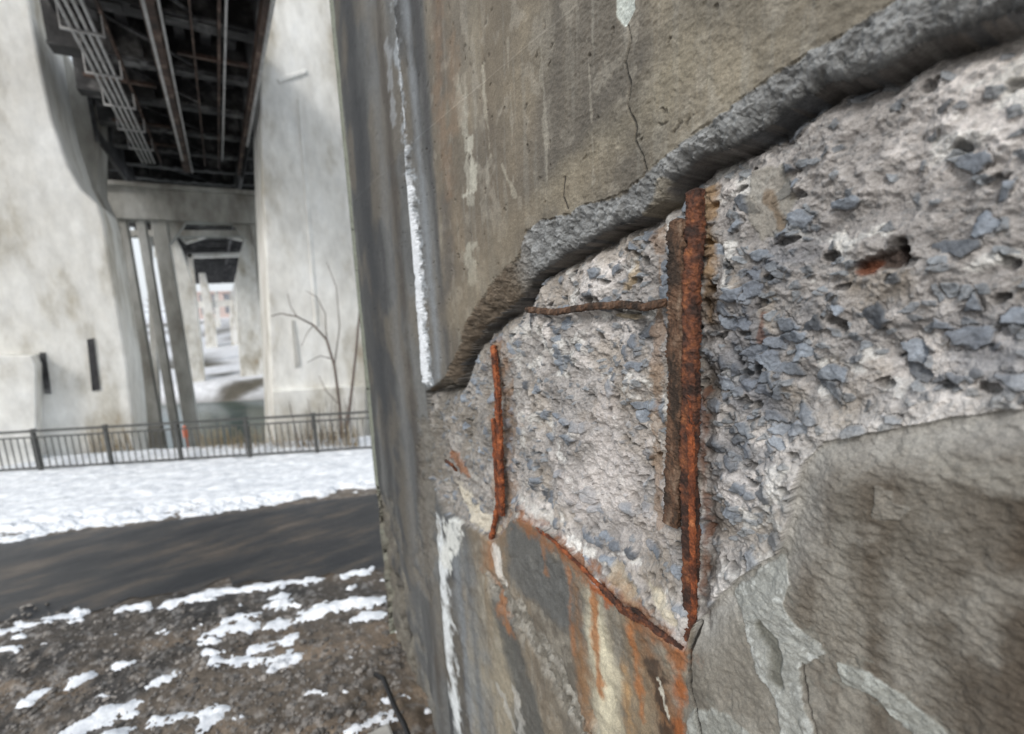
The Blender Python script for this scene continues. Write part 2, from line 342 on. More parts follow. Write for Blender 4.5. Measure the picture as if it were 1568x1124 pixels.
# ---- rim
rt=dA/(dA+dB+1e-6)
rn=fbm(U*30,Z*30,5,80,.6); rn2=fbm(U*90,Z*90,3,83)
w1,w2,wid,_,_=worley(U*40+2*j1*3,Z*40+2*j2*3,5)
leftrim=ss(1.25,1.5,U)
rimH=-.002-(.018+.04*leftrim)*rt**1.5-.02*np.exp(-dB/.007)+(rn-.5)*.026+(rn2-.5)*.010+(wid-.5)*.008*ss(0,.3,w2-w1)
H=np.where(rimA,rimH,H)
am=rimA.astype(f32)*ss(0,.006,dA+.01*(rn-.5))
mixc(ALL,C(.24,.25,.255)[None,None]*(0.35+1.2*rn[...,None])*(.75+.5*wid[...,None]),am*(1-leftrim)*.95)
mixc(ALL,C(.12,.095,.07)[None,None]*(0.4+1.2*rn[...,None]),am*leftrim*.95)
mixc(ALL,(.03,.03,.03),am*np.exp(-dB/.008)*.6)  # lip shadow painted into the lower edge of the rim
# ---- interior of the spall
s=sp
u=U[s]; z=Z[s]; dt=dB[s]; dd=dD[s]; dl=dL[s]
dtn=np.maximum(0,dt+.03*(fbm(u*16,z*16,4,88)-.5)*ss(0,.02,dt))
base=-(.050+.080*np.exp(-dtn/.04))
fall=np.minimum(ss(-.02,.10,dd),1)
base=base*(.30+.70*fall)
base=base*(.45+.55*ss(-.01,.12,dl))
dropin=ss(0,.005,dt); base=base*dropin-.03*(1-dropin)
lw=fbm(u*7,z*7,4,90)-.5
h=base+lw*.06+(fbm(u*17,z*17,3,92)-.5)*.026
wx_=1.3*(fbm(u*22,z*22,4,91,.6)-.5); wz_=1.3*(fbm(u*22,z*22,4,93,.6)-.5)
f1,f2,idv,dx,dy=worley(u*27+wx_,z*33+wz_,3)
e1,e2,eid,ex,ey=worley(u*58+wx_,z*66+wz_,5)
blue=np.maximum.reduce([k_*np.exp(-(((u-a)/ra)**2+((z-c)/rc)**2)) for (a,c),ra,rc,k_ in ((W(1150,570,.05),.10,.25,1.25),(W(1430,560,.05),.10,.08,1.1),(W(1190,430,.05),.11,.09,1.2),(W(970,540,.05),.07,.10,.6),(W(1520,560,.05),.07,.07,1.1))])
thr=.885-.31*blue
ed=f2-f1
stone=(idv>thr).astype(f32)*ss(.05,.13,ed)
stone2=(eid>(.91-.24*blue)).astype(f32)*ss(.05,.16,e2-e1)*(1-stone)
rh=(idv*7.13)%1; rh2=(idv*13.7)%1; qh=(eid*9.7)%1
facet=np.minimum((rh-.5)*.05*dx+.004*rh2,(rh2-.5)*.05*dy+.005)
h+=stone*(.005+.007*rh2+facet)
h-=.006*(idv>thr)*np.exp(-(ed/.06)**2)
h+=stone2*(.003+.005*qh+(qh-.5)*.02*ex*2)
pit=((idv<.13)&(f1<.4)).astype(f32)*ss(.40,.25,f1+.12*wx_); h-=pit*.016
g1,g2,gid,gx,gy=worley(u*110,z*120,8)
h+=(ss(.0,.3,g2-g1)*(gid-.35)*.0035)*(1-stone)
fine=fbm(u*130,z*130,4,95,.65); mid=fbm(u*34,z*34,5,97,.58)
h+=(fine-.5)*.007*(1-.7*stone)+(mid-.5)*.028*(1-.5*stone)
H[s]=h
mo=np.stack([.53+.0*u,.505+.0*u,.49+.0*u],-1)
pale=ss(.38,.62,fbm(u*5,z*5,4,101))
mo*= (.60+.44*pale)[:,None]*(.54+.86*mid)[:,None]*(.75+.5*fine)[:,None]  # mortar darkens with the relief: cavity shade and dirt put into the colour
br=ss(.5,.66,fbm(u*9,z*9,4,104))*.45; mo=mo*(1-br[:,None])+np.array([.26,.215,.16])*br[:,None]
ef=ss(.62,.70,fbm(u*15,z*15,5,109,.6))*.7; mo=mo*(1-ef[:,None])+np.array([.66,.66,.64])*ef[:,None]
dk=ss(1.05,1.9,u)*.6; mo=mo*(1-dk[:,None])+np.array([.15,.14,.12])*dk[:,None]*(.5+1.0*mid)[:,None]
stv=(.08+.22*rh)*(.6+.8*mid); stc=np.stack([stv*.84,stv*.97,stv*1.15],-1)
sa=stone*.92; mo=mo*(1-sa[:,None])+stc*sa[:,None]
stv=(.10+.18*qh); stc=np.stack([stv*.88,stv,stv*1.13],-1); sa=stone2*.8; mo=mo*(1-sa[:,None])+stc*sa[:,None]
bl=(np.minimum(blue,1)*ss(.40,.60,fbm(u*16,z*16,4,107))*.6)[:,None]; mo=mo*(1-bl)+np.array([.125,.14,.17])*bl
gsm=((gid>.82)*ss(.02,.2,g2-g1)*.5*(1-stone))[:,None]; mo=mo*(1-gsm)+np.array([.17,.175,.18])*gsm
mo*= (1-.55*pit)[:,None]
nr=np.exp(-dtn/.022)[:,None]*.75; mo=mo*(1-nr)+np.array([.06,.056,.052])*nr  # shadow beneath the rim painted into the mortar colour
gl=np.exp(-dd/.05)[:,None]*.45; mo=mo*(1-gl)+np.array([.42,.415,.40])*gl*(.6+.8*fine)[:,None]
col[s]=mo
D5=.05
paint([(930,640),(960,760),(880,760)],55,(.56,.525,.51),d=D5,k=.55,nz=1.1,ns=12,soft=.8)
paint([(900,455),(960,480),(985,500)],10,(.07,.065,.06),d=D5,k=.6,nz=1)
sm=[(1148,265),(1195,255),(1215,300),(1200,350),(1165,365),(1145,330)]
idx,a=brush(sm,8,fill=True,d=D5,nz=1.2,ns=40,soft=.8); H[idx]=H[idx]*(1-a*.7)+(-.055)*a*.7; mixc(idx,(.23,.215,.18),a*.7)
paint([(1175,300),(1195,345)],12,(.17,.11,.055),d=D5,k=.6,nz=1)
idx,a=brush([(1318,405),(1350,400),(1380,395)],15,d=.05,nz=1,ns=30); H[idx]-=a*.03; mixc(idx,(.05,.03,.022),a*.9)
paint([(1325,412),(1345,408)],12,(.20,.08,.045),d=.06,k=.95,nz=.8)
paint([(1385,375),(1372,370)],12,(.03,.025,.022),d=.05,k=.8,nz=.6); relief([(1382,375)]*2,12,-.025,d=.05)
paint([(1170,480),(1165,520)],6,(.13,.06,.04),d=.05,k=.7,nz=1.2)
paint([(1020,280),(1010,310),(990,330)],8,(.28,.24,.17),d=.03,k=.5)
relief([(1085,480),(1085,640),(1088,800),(1088,930)],18,-.014,d=.05,nz=1.2,soft=1)
relief([(830,492),(900,488),(985,482)],10,-.02,d=.05,nz=1)
idx,a=brush([(945,484),(975,486)],6,d=.05,nz=.6); H[idx]+=a*.02; mixc(idx,(.26,.22,.16),a)
paint([(1072,290),(1082,400),(1082,490)],13,(.26,.16,.07),d=.04,k=.8,nz=1.3,soft=.8)
paint([(1090,440),(1085,560),(1090,800),(1090,930)],17,(.05,.04,.034),d=.05,k=.8,nz=1.4,soft=1)  # shadow along the right of the main bar, painted dark
paint([(1078,600),(1080,760),(1082,900)],7,(.14,.06,.03),d=.05,k=.65,nz=1.6,soft=.8)
paint([(1008,350),(1010,500),(1005,700),(1010,800)],9,(.24,.15,.085),d=.05,k=.55,nz=1.5)
paint([(755,530),(766,640),(768,790),(752,860)],17,(.23,.135,.075),d=.03,k=.65,nz=1.4,soft=1)
paint([(800,795),(870,845),(930,900),(990,950),(1045,1000)],18,(.24,.105,.045),d=.015,k=.85,nz=1.6,soft=1)
paint([(918,900),(935,915)],13,(.30,.085,.022),d=.015,k=.9,nz=1)
paint([(870,830),(895,845)],12,(.74,.74,.72),d=.02,k=.95,nz=1.3,ns=40)
paint([(800,770),(840,800)],9,(.66,.65,.62),d=.02,k=.6,nz=1.8,ns=30)
paint([(985,900),(1010,930),(1030,950)],12,(.6,.55,.43),d=.02,k=.7,nz=1.3)
paint([(940,880),(960,905)],16,(.45,.37,.25),d=.02,k=.5,nz=1.1)
paint([(700,760),(725,790),(740,800)],17,(.56,.52,.43),d=.01,k=.8,nz=1.2)
paint([(684,700),(700,720)],9,(.24,.10,.04),d=.01,k=.8,nz=1.0)
paint([(975,400),(960,440)],7,(.38,.27,.13),d=.05,k=.5,nz=1.0)
paint([(690,590),(665,640),(665,720)],14,(.11,.10,.082),d=.02,k=.55,nz=1.0)
X=WX+bx[:,None]-H*(-nx[:,None])
Yp=by[:,None]+ny[:,None]*H
P=np.stack([X,Yp+0*Z,Z],-1)
pier=empty("damaged_concrete_pier")
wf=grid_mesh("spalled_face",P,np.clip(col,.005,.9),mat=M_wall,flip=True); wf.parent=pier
mb=MB(); mb.box((WX+1.4+.35,(yc-2.2)/2-.02,3.9),(2.3-.9,yc+2.1,8.4)); mb.obj("pier_core",M_grey,pier)
# ------------------------------------------------------------------ rebars
def bar(name,px,d,w,t,m,seed=0,rough=.18,twist=0,e=3.2):
    pts=[W3(x,y,dd) for (x,y),dd in zip(px,d)]
    L=[0]
    for i in range(1,len(pts)): L.append(L[-1]+(pts[i]-pts[i-1]).length)
    n=int(L[-1]/.002)+2; SEG=28; V=np.zeros((n,SEG+1,3),f32)
    for i in range(n):
        s_=L[-1]*i/(n-1); k=0
        while k<len(L)-2 and s_>L[k+1]: k+=1
        c=pts[k].lerp(pts[k+1],(s_-L[k])/(L[k+1]-L[k]))
        dr=(pts[min(k+1,len(pts)-1)]-pts[k]).normalized()
        nrm=Vector((-1,0,0)); sd=dr.cross(nrm).normalized(); nrm=sd.cross(dr)
        endf=min(1,s_/.008,(L[-1]-s_)/.008)**.5 if s_>0 and s_<L[-1] else 0.05
        for q in range(SEG+1):
            an=2*math.pi*q/SEG+twist*s_
            ca,sa_=math.cos(an),math.sin(an); se=(abs(ca)**e+abs(sa_)**e)**(-1/e)
            V[i,q]=c+(sd*ca*w+nrm*sa_*t)*(se*endf)
    s1=np.linspace(0,L[-1],n)[:,None]+seed*3.1; an=np.arange(SEG+1)%SEG; an=an[None,:]
    cc=np.cos(an/SEG*6.283); s2=np.sin(an/SEG*6.283)
    nz=fbm((s1*34+cc*1.8).astype(f32),(s2*1.8+s1*9+seed).astype(f32),4,int(seed),.6)-.5
    nz2=fbm((s1*190+cc*3).astype(f32),(s2*3+cc+s1*40).astype(f32),3,int(seed)+4,.6)-.5
    cen=V[:,:SEG].mean(1)[:,None,:]
    sc=1+rough*2*nz+rough*1.6*nz2
    V=cen+(V-cen)*sc[...,None]
    V+= ((fbm(s1*6,s1*0+seed,3,5)-.5)*.010)[...,None]*np.array([0.5,1,0])
    return grid_mesh(name,V,mat=m)
bar("rusty_rebar",[(1037,334),(1039,480),(1035,640),(1029,806)],[.008,.008,.010,.020],.0215,.012,M_rustD,1,.40,0,5)
bar("rusty_rebar",[(1066,288),(1061,420),(1058,560),(1056,760),(1058,900),(1062,985)],[.03,.010,.006,.010,.026,.035],.0180,.016,M_rust,2,.34,0,4)
bar("rusty_rebar",[(1058,600),(1059,780),(1062,900),(1062,990)],[-.004,-.004,.012,.03],.007,.006,M_rustO,3,.6)
bar("rusty_rebar",[(806,474),(850,478),(900,470),(950,466),(990,470),(1022,462)],[.03,.02,.018,.02,.018,.02],.0100,.008,M_rustD,4,.35)
bar("rusty_rebar",[(755,528),(762,600),(766,690),(768,790)],[.035,.01,.008,.02],.016,.010,M_rustO,5,.5)
bar("rusty_rebar",[(756,640),(760,720),(763,770),(748,850)],[.03,.014,.014,.03],.012,.009,M_rustO,7,.5)
bar("rusty_tie_wire",[(795,795),(840,822),(880,858),(925,905)],[.012,.002,.002,.008],.006,.005,M_rustO,8,.6)
bar("rusty_tie_wire",[(918,895),(955,935),(985,950),(1048,1000)],[.006,-.002,.0,.01],.011,.007,M_rust,9,.6)
bar("rusty_tie_wire",[(940,920),(950,932),(975,935),(1000,965)],[.0,-.005,-.005,.01],.007,.006,M_rust,10,.6)
bar("rusty_tie_wire",[(682,705),(692,712),(700,722)],[.02,-.01,.015],.008,.006,M_rust,11,.5)
print("wall",time.time()-T0)
# ------------------------------------------------------------------ GROUND
g0=Vector((*G(0,728),0)); g1v=Vector((*G(540,694),0)); eR=(g1v-g0).normalized(); eQ=Vector((-eR.y,eR.x,0))
if eQ.y<0: eQ=-eQ
def S_Q(x,y): d=(x-g0.x,y-g0.y); return d[0]*eR.x+d[1]*eR.y, d[0]*eQ.x+d[1]*eQ.y
def gsq(x,y): return S_Q(*G(x,y))
camq=S_Q(0,0)[1]
def graded(lo,hi,st,far_lo,far_hi,n=40):
    a=np.arange(lo,hi,st); e=np.geomspace(1,1000,n)
    l=lo-(e/1000)*(lo-far_lo); h=hi+(e/1000)*(far_hi-hi)
    return np.concatenate([l[::-1],a,h]).astype(f32)
gs=graded(-4,9.5,.024,-400,400); gq=graded(camq+1.6,.6,.02,-60,0.6+.001,40)[:-40]
gq=np.concatenate([gq,np.arange(.6,30,.25),np.geomspace(30,1500,40)]).astype(f32)
S,Q=np.meshgrid(gs,gq,indexing='ij')
def line_q(pts,S): 
    (s0,q0),(s1_,q1)=pts; k=(q1-q0)/(s1_-s0); return q0+k*(S-s0)
LT=[gsq(0,832),gsq(560,760)]; LB=[gsq(0,945),gsq(560,872)]
rt_=line_q(LT,S); rb_=line_q(LB,S)
def gheight(S,Q):
    return -3.0*ss(.8,3.6,Q)+1.3*ss(17,20,Q)+1.6*ss(20,80,Q)+ss(60,400,Q)*3
Zg=gheight(S,Q)-.012
def mud(S,Q): return (fbm(S*2.5,Q*2.5,4,120)-.5)*.12+(fbm(S*14,Q*14,4,124,.6)-.5)*.06
nearm=ss(.02,.3,rb_-Q)
Zg+=nearm*mud(S,Q)
Zg+=ss(.0,.4,Q-rt_)*(fbm(S*1.5,Q*1.5,3,128)-.5)*.05
Zg+=ss(3,6,Q)*(fbm(S*.2,Q*.2,3,129)-.5)*.4
gc=np.zeros(S.shape+(3,),f32)
n1=fbm(S*1.3,Q*3,4,130); n2=fbm(S*9,Q*9,4,134,.6)
gc[:]=(.11,.09,.07)
def gm(c,a): 
    global gc; gc=gc*(1-a[...,None])+np.array(c,f32)*a[...,None]
gm((.026,.025,.025),ss(.42,.6,n1)*.85); gm((.20,.165,.13),ss(.56,.7,n2)*.7); gm((.22,.165,.115),ss(.56,.7,fbm(S*.9,Q*3.5,3,138))*.6)
gm((.03,.03,.031),np.exp(-((rb_-Q-.3)/.45)**2)*.6)
gm((.34,.33,.32),ss(.64,.72,fbm(S*22,Q*22,2,139))*.5)
gm((.10,.09,.07),ss(.5,1.5,Q)); gm((.78,.8,.84),ss(17.5,19,Q)*ss(.30,.42,fbm(S*.25,Q*.25,4,141)))
xy=np.stack([g0.x+S*eR.x+Q*eQ.x,g0.y+S*eR.y+Q*eQ.y,Zg],-1)
grid_mesh("ground",xy,gc,mat=M_gr,flip=True)
rs=np.linspace(-60,60,961).astype(f32); q0=line_q(LT,rs)+.05; q1=line_q(LB,rs)-.05
q1=q1+(fbm(rs*1.6,rs*0,5,150,.65)-.5)*.9
RP=np.zeros((961,12,3),f32)
for k in range(12):
    q=q0+(q1-q0)*k/11; RP[:,k,0]=g0.x+rs*eR.x+q*eQ.x; RP[:,k,1]=g0.y+rs*eR.y+q*eQ.y; RP[:,k,2]=-.003
grid_mesh("road",RP,mat=M_asph)
# snow
hs=np.arange(-12,12,.022).astype(f32); hq=np.arange(camq+1.5,1.4,.018).astype(f32)
S2,Q2=np.meshgrid(hs,hq,indexing='ij')
rt2=line_q([gsq(0,814),gsq(560,746)],S2); rb2=line_q(LB,S2)
Tn=(fbm(S2*2.2,Q2*5,6,160,.65)-.5); Tf=fbm(S2*13,Q2*17,5,165,.7)-.5
Sn=np.minimum(np.minimum((Q2-rt2)*.5+Tn*.55,(1.1-Q2)*.5),.06+Tn*.08)
blobs=[(-50,832,30,824,7),(40,820,95,808,8),(130,803,250,790,6),(290,785,342,777,8),(360,776,425,766,6),(255,925,330,907,7),(340,905,480,888,4.5),(530,880,565,872,5),(185,932,220,927,5),(75,947,102,943,4),(0,970,20,966,5),
(320,974,390,960,6),(345,952,385,946,5),(410,957,480,938,7),(470,938,575,918,9),(330,1012,455,1003,5),(390,992,445,975,6),(418,913,437,914,4),(545,945,580,943,5),(110,1115,205,1075,13),(60,1165,180,1125,17),(235,1104,335,1086,7),(290,1122,330,1098,8),(228,1050,262,1034,5),(48,1066,62,1061,7),(118,1038,132,1033,6),(180,1014,192,1013,4),(545,1118,600,1095,9)]
for x0,y0,x1,y1,w in blobs:
    A=gsq(x0,y0); Bq=gsq(x1,y1); mx,my=(x0+x1)/2,(y0+y1)/2; wm=abs(gsq(mx,my+w)[1]-gsq(mx,my-w)[1])/2
    dd_=pdist(S2,Q2,[A,Bq])
    Sn=np.maximum(Sn,np.minimum((wm*.68-dd_)*.35,.02)+Tf*.13*max(.5,min(1,wm*6)))
sct=(fbm(S2*3,Q2*8,5,170,.65)-.70)*.5-.1*(1-ss(-.1,.1,rb2-Q2)); Sn=np.maximum(Sn,sct)
nearm2=ss(.02,.3,rb2-Q2)
Z2=gheight(S2,Q2)+nearm2*(fbm(S2*2.5,Q2*2.5,4,120)-.5)*.12+Sn
SP=np.stack([g0.x+S2*eR.x+Q2*eQ.x,g0.y+S2*eR.y+Q2*eQ.y,Z2],-1)
grid_mesh("snow",SP,keep=(Sn>-.004),mat=M_snow,flip=True)
def sq3(s,q,z): return Vector((g0.x+s*eR.x+q*eQ.x,g0.y+s*eR.y+q*eQ.y,z))
WP=np.array([[sq3(a,q,-2.55) for q in (1.5,20)] for a in (-300,300)],f32); grid_mesh("river",WP,mat=M_water,flip=True)
# ------------------------------------------------------------------ railing
rb=MB(); ax=(eR,eQ,Zv); zt=.80
for a in [x*1.28-9.5 for x in range(20)]:
    rb.box(sq3(a,.0,.42),(.055,.055,.84),ax); rb.box(sq3(a,.0,.85),(.075,.075,.02),ax)
rb.box(sq3(2.5,0,zt+.02),(25,.05,.035),ax); rb.box(sq3(2.5,0,zt-.10),(25,.03,.025),ax); rb.box(sq3(2.5,0,.10),(25,.03,.03),ax)
for i in range(210): rb.box(sq3(-10+i*.12,0,.41),(.014,.014,.60),ax)
rb.obj("metal_railing",M_rail)
# ------------------------------------------------------------------ BRIDGE
br_=empty("concrete_arch_bridge")
def outl(px,Y): return [B(x,y,Y) for x,y in px]
Lp=MB(); Lp.prism(outl([(-420,-330),(20,-330),(36,-80),(45,0),(62,100),(80,180),(105,255),(125,290),(150,312),(160,345),(168,400),(182,480),(195,560),(205,655),(215,820),(-420,820)],13),13,2.2)
Lp.obj("left_pier",M_pale,br_,.05)
q=MB(); q.prism(outl([(-40,545),(48,545),(55,560),(58,820),(-40,820)],12.6),12.6,.42); q.obj("left_pier_blocks",M_pale,br_,.03)
q=MB(); q.prism(outl([(60,540),(69,540),(78,603),(68,603)],12.97),12.97,.2); q.prism(outl([(133,520),(143,518),(153,597),(141,599)],12.97),12.97,.2); q.obj("drain_slots",M_dark,br_)
q=MB(); q.prism(outl([(60,20),(90,60),(115,110),(150,170),(150,290),(175,345),(90,345),(60,200)],15.6),15.6,1.2); q.obj("left_haunch",M_grey,br_,.04)
Rp=MB(); Rp.prism(outl([(403,-330),(400,0),(398,150),(402,290),(408,420),(414,560),(424,820),(700,820),(700,-330)],12),12,2.4); Rp.obj("right_pier",M_pale,br_,.05)
q=MB(); q.prism(outl([(424,120),(470,105),(470,112),(428,127)],11.96),11.96,.1); q.prism(outl([(455,150),(460,150),(488,500),(482,500)],11.97),11.97,.06); q.prism(outl([(418,600),(560,590),(560,900),(424,900)],11.8),11.8,.25)
q.obj("right_pier_mouldings",M_pale,br_,.02)
q=MB(); q.prism(outl([(446,490),(450,490),(460,560),(452,563)],11.97),11.97,.15); q.obj("stain_strip",M_grey,br_)  # thin added strip standing for a faint stain on the pier
XL,zT=B(140,282,18); XR,_=B(408,290,18); _,zB=B(270,338,18)
cols=MB(); bm_=MB()
bm_.box(((XL+XR)/2,18.4,(zT+zB)/2),(XR-XL+.5,.8,zT-zB)); bm_.box(((XL+XR)/2,18.35,zT+.06),(XR-XL+.9,1.0,.14))
for xx,ww in ((XL+.42,.4),(XL+.95,.22),(XL+1.4,.40),(XR-.35,.5)):
    cols.box((xx,18.4,(zB-3.2)/2),(ww,.6,zB+3.2-.004))
bm_.prism([(XL+1.6,zB-.002),(XL+2.1,zB-.002),(XL+1.6,zB-.7)],18.15,.5); bm_.prism([(XR-.6,zB-.002),(XR-.6,zB-.7),(XR-1.1,zB-.002)],18.15,.5)
bm_.prism(outl([(178,352),(398,352),(398,362),(178,362)],24),24,.6)
cols.prism(outl([(176,352),(186,352),(214,640),(218,720),(196,720)],24),24,.6); cols.prism(outl([(222,352),(230,352),(246,640),(248,720),(238,720)],24.1),24.1,.6)
cols.obj("bent_columns",M_grey,br_,.03); bm_.obj("cross_beams",M_grey,br_,.03)
cols=MB()
def pz(px,Y,th): cols.prism(outl(px,Y),Y,th)
pz([(236,350),(262,350),(278,382),(292,425),(302,470),(312,560),(318,640),(322,720),(292,720),(284,600),(276,520),(264,452),(250,410),(236,392)],34,1.2)
pz([(398,350),(378,352),(368,385),(361,430),(362,480),(368,560),(374,640),(378,720),(412,720),(404,500)],34,1.2)
pz([(262,350),(380,350),(372,368),(330,358),(284,372)],34.2,.8)
pz([(286,388),(376,386),(376,392),(286,395)],44,.8); pz([(286,388),(294,388),(322,640),(310,640)],44,.8); pz([(368,386),(376,386),(378,640),(368,640)],44,.8)
pz([(304,418),(314,418),(322,450),(330,500),(337,560),(340,680),(323,680),(318,560),(310,470)],56,1.5)
pz([(372,412),(362,418),(355,450),(353,500),(356,560),(360,680),(374,680),(372,500)],56,1.5)
pz([(300,462),(372,458),(372,468),(300,472)],56.3,.8)
pz([(328,446),(334,446),(340,520),(342,640),(333,640)],85,2); pz([(352,446),(357,446),(358,640),(350,640)],85,2)
cols.obj("arch_ribs",M_pale,br_,.03)  # far ribs take the pale concrete, distance haze put into their colour
zD=zT+1.0
def onz(px,py,z): v=ray(px,py); return v.x*(z-CAM.z)/v.z
x0=onz(30,0,zD); x1=onz(399,0,zD)
dk=MB(); dk.box(((x0+x1)/2,62,zD+.9),(x1-x0,110,.4)); dk.box((x1+1.25,66,zD+.9),(2.5-.01,102,.4)); dk.box((x0-.9,67,zD+.9),(1.8-.01,102,.4)); dk.obj("deck_slab",M_dark,br_)
gd=MB()
for Y in np.arange(7.5,115,1.9): gd.box(((x0+x1)/2,Y,zD+.3),(x1-x0-.1,.22,.8)); gd.box(((x0+x1)/2,Y,zD-.125),(x1-x0-.1,.4,.05))
for Y in np.arange(15.1,115,1.9): gd.box((x1+1.2,Y,zD+.3),(2.3,.22,.8)); gd.box((x0-.9,Y+1.2,zD+.3),(1.6,.22,.8))
gd.box((x1+.05,36,zD+.1),(.09,43,1.15)); gd.box((x0-.1,40,zD+.1),(.09,49,1.15)); gd.box((x1-.02,11,zD+.3),(.06,7,.8))
for Y in np.arange(8.4,60,1.9): gd.box(((x0+x1)/2,Y,zD+.5),(x1-x0-.1,.12,.3))
for xx in np.linspace(x0+.3,x1-.3,7): gd.box((xx,60,zD+.52),(.16,105,.30))
# stiffeners, gusset plates and sway bracing between the girders
for Y in np.arange(7.5,30,1.9):
    for xx in np.linspace(x0+.5,x1-.5,6): gd.box((xx,Y-.16,zD+.22),(.03,.1,.6)); gd.box((xx+.2,Y-.02,zD-.17),(.3,.26,.03))
for i,Y in enumerate(np.arange(7.6,28,1.9)):
    xa,xb=(x0+.6,x0+2.2) if i%2 else (x1-2.3,x1-.8)
    gd.tube([(xa,Y,zD-.05),(xb,Y+1.8,zD-.05)],.035,5)
gd.obj("floor_girders",M_dark,br_)
def lng(px,py,m,w,h,dz=-.45,y1=18.0):
    x=onz(px,py,zD+dz); m.box((x,(7.2+y1)/2,zD+dz),(w,y1-7.2,h)); return x
rg=MB(); lng(262,130,rg,.09,.24,-.3); lng(252,120,rg,.16,.04,-.45); lng(384,150,rg,.10,.2,-.32); lng(335,120,rg,.04,.07,-.22); lng(300,110,rg,.03,.05,-.2); lng(175,70,rg,.04,.09,-.22)
for Y in (8.3,10.4,12.1,14.6,16.2): rg.box(((x0+x1)/2+.9*math.sin(Y*5),Y,zD-.19),(1.1,.08,.06))
rg.obj("stringers",M_rustb,br_)
cg=MB()
for k in range(4): lng(118+k*11,60,cg,.035,.06,-.5,17)
lng(268,130,cg,.03,.10,-.42); lng(395,130,cg,.05,.05,-.45); lng(228,40,cg,.04,.04,-.6,16); lng(345,60,cg,.03,.03,-.5,16)
xh=onz(134,60,zD-.5)
for Y in np.arange(8,17,1.5): cg.box((xh,Y,zD-.55),(.5,.04,.03)); cg.box((xh-.24,Y,zD-.3),(.02,.02,.5)); cg.box((xh+.24,Y,zD-.3),(.02,.02,.5))
cg.obj("conduits",M_galv,br_)
# ------------------------------------------------------------------ far bank
tw=MB(); rnd=random.Random(3)
for i in range(45):
    x=rnd.uniform(-60,50); Y=rnd.uniform(100,125); h=rnd.uniform(4,8); z0=0
    tw.tube([(x,Y,z0-2),(x,Y,h*.5),(x+.3,Y,h)],[.18,.12,.03],5)
    for k in range(26):
        zz=rnd.uniform(.25,.95)*h; an=rnd.uniform(0,6.28); l=rnd.uniform(.8,2.6)*(1.15-zz/h)
        e=(x+math.cos(an)*l,Y+math.sin(an)*l,zz+l*.8); m_=(x+math.cos(an)*l*.5,Y+math.sin(an)*l*.5,zz+l*.3)
        tw.tube([(x,Y,zz),m_,e],[.05,.03,.012],3)
tw.obj("distant_bare_trees",M_bark)
M_brick=mat("far_brick",base=(.62,.50,.46),scales=((.5,.1),(6,.1)),rough=.9,bumps=((6,.2,.02),))
M_glass=mat("window_glass",base=(.24,.25,.27),scales=((1,.3),),rough=.2,bumps=())
for i,(x,w,h) in enumerate(((-23,14,10),(-42,14,12),(-3,12,6))):
    e=empty("brick_building"); a=MB(); a.box((x,135,h/2-1),(w,10,h+2)); a.box((x,135,h+.15),(w+.6,10.6,.3)); a.obj("walls",M_brick,e)
    g=MB()
    for fx in np.arange(x-w/2+1.2,x+w/2-1,2.4):
        for fz in np.arange(1,h-1.2,3): g.box((fx,129.98,fz+.8),(1.2,.1,1.6))
    g.obj("windows",M_glass,e)
# ------------------------------------------------------------------ bare tree beside right pier
bt=MB(); rnd=random.Random(11)
def P3(x,y,Y): a=B(x,y,Y); return Vector((a[0],Y,a[1]))
def branch(pxs,Y,r0,r1):
    n=len(pxs); pts=[P3(x,y,Y+rnd.uniform(-.15,.15)) for x,y in pxs]
    bt.tube(pts,[r0+(r1-r0)*i/(n-1) for i in range(n)],6)
    return pts
Yt=10.6
branch([(528,760),(525,690),(520,620),(512,560),(500,520),(480,498),(455,485),(430,480),(415,484)],Yt,.04,.009)
branch([(526,690),(536,620),(545,540),(552,460)],Yt,.04,.02)
branch([(510,550),(490,545),(470,555)],Yt,.013,.006); branch([(500,520),(498,480),(485,455),(468,445)],Yt,.013,.006)
branch([(520,620),(500,600),(488,575)],Yt,.012,.006); branch([(455,485),(445,470),(440,450)],Yt,.010,.005)
branch([(480,498),(470,510),(462,530)],Yt,.010,.005); branch([(512,560),(520,500),(515,440),(500,400)],Yt,.015,.005)
for i in range(60):
    x0_=rnd.uniform(460,550); h=rnd.uniform(30,110); dx_=rnd.uniform(-22,15)
    branch([(x0_,715),(x0_+dx_*.4,715-h*.5),(x0_+dx_,715-h)],Yt-.8,.009,.004)
bt.obj("bare_tree",M_bark)
dg=MB()
for i in range(420):
    x=rnd.uniform(300,560) if i%3 else rnd.uniform(20,200); dx_=rnd.uniform(-8,8)
    a=G(x,700+rnd.uniform(-6,2)); dg.tube([(a[0],a[1]+.5,-.05),(a[0]+rnd.uniform(-.08,.08),a[1]+.5,rnd.uniform(.2,.55))],[.007,.004],3)
dg.obj("dry_grass",mat("dry_grass_straw",base=(.34,.27,.17),scales=((5,.3),),bumps=()))
M_or=mat("orange_plastic",base=(.6,.14,.06),scales=((5,.15),),rough=.6,bumps=())
tb=MB(); g_=sq3(S_Q(*G(262,700))[0],1.0,0); tb.tube([g_+Vector((0,0,.25)),g_+Vector((0,0,.38)),g_+Vector((0,0,.46)),g_+Vector((0,0,.5))],[.04,.045,.035,.02],14); tb.tube([g_+Vector((0,0,-.3)),g_+Vector((0,0,.25))],.02,8); tb.obj("orange_marker_post",M_or)
cb=MB(); pts=[G(x,y,.08) for x,y in ((575,1036),(588,1046),(598,1068),(608,1092),(620,1118),(634,1150),(645,1220))]
cb.tube([(a[0],a[1],.10+.02*math.sin(i*2)) for i,a in enumerate(pts)],.018,8); cb.obj("black_cable",M_black,smooth=True)
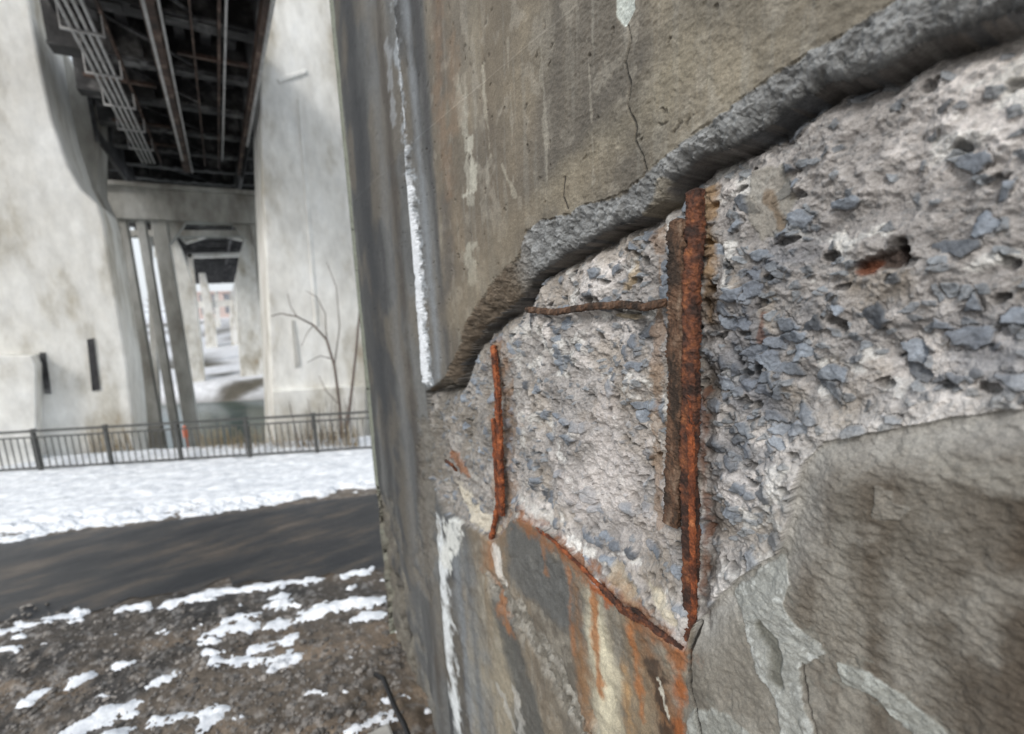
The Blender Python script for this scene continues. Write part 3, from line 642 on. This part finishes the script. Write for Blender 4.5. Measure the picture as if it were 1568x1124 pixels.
fb=MB(); c=Vector((*G(572,1130,.04),.02)); fb.box(c+Vector((.0,-.16,0)),(.24,.4,.09)); fb.obj("concrete_footing_block",M_grey,bevel=.02)
# ------------------------------------------------------------------ gravel
gv=[];gf=[]
ico=[(0,0,-1),(.72,-.53,-.45),(-.28,-.85,-.45),(-.89,0,-.45),(-.28,.85,-.45),(.72,.53,-.45),(.28,-.85,.45),(-.72,-.53,.45),(-.72,.53,.45),(.28,.85,.45),(.89,0,.45),(0,0,1)]
icf=[(0,1,2),(1,0,5),(0,2,3),(0,3,4),(0,4,5),(1,5,10),(2,1,6),(3,2,7),(4,3,8),(5,4,9),(1,10,6),(2,6,7),(3,7,8),(4,8,9),(5,9,10),(6,10,11),(7,6,11),(8,7,11),(9,8,11),(10,9,11)]
for i in range(3000):
    x=rnd.uniform(-60,620); y=rnd.uniform(925,1150); a=G(x,y); sz=rnd.choice((.005,.007,.009,.013,.024))*rnd.uniform(.7,1.3); n=len(gv)
    s0,q0_=S_Q(*a)
    zz=float(mud(np.array([s0],f32),np.array([q0_],f32))[0])
    for v in ico: gv.append((a[0]+v[0]*sz*rnd.uniform(.7,1.3),a[1]+v[1]*sz*rnd.uniform(.7,1.3),zz-.01+v[2]*sz*.7*rnd.uniform(.7,1.2)))
    for f_ in icf: gf.append([n+k for k in f_])
me=bpy.data.meshes.new("gravel"); me.from_pydata(gv,[],gf); me.update(); o=link(bpy.data.objects.new("gravel",me)); me.materials.append(mat("gravel_stone",ramp=((.35,(.06,.055,.05)),(.65,(.28,.26,.24))),scales=((4,.2),),bumps=((80,.3,.003),)))
# ------------------------------------------------------------------ light : thin overcast
sc=bpy.context.scene
w=bpy.data.worlds.new("World"); sc.world=w; w.use_nodes=True; nt=w.node_tree; bg=nt.nodes['Background']
sky=nt.nodes.new('ShaderNodeTexSky'); sky.sky_type='NISHITA'; sky.sun_disc=False
sel,saz=math.radians(36),math.radians(236)
sky.sun_elevation=sel; sky.sun_rotation=saz; sky.dust_density=5; sky.air_density=1.2; sky.ozone_density=1
mx=nt.nodes.new('ShaderNodeMix'); mx.data_type='RGBA'; mx.inputs[0].default_value=.72
mx.inputs[7].default_value=(7.7,8.15,8.6,1)
nt.links.new(sky.outputs[0],mx.inputs[6]); nt.links.new(mx.outputs[2],bg.inputs[0]); bg.inputs[1].default_value=.15
sd=bpy.data.lights.new("sun",'SUN'); sd.energy=1.45; sd.angle=math.radians(12); sd.color=(1,.98,.95); so=link(bpy.data.objects.new("sun",sd))
dv=Vector((math.sin(saz)*math.cos(sel),math.cos(saz)*math.cos(sel),math.sin(sel)))
so.rotation_euler=dv.to_track_quat('Z','Y').to_euler()
# ------------------------------------------------------------------ camera
cd=bpy.data.cameras.new("camera"); cam=link(bpy.data.objects.new("camera",cd)); cd.lens=16.0; cd.sensor_width=36; cd.clip_start=.05; cd.clip_end=3000
Mx=Matrix(((RT.x,UP.x,-FW.x,CAM.x),(RT.y,UP.y,-FW.y,CAM.y),(RT.z,UP.z,-FW.z,CAM.z),(0,0,0,1))); cam.matrix_world=Mx
cd.dof.use_dof=True; cd.dof.focus_distance=1.2; cd.dof.aperture_fstop=1.6
sc.camera=cam
sc.view_settings.view_transform='Standard'; sc.view_settings.look='None'; sc.view_settings.exposure=0; sc.view_settings.gamma=1
print("done",time.time()-T0)
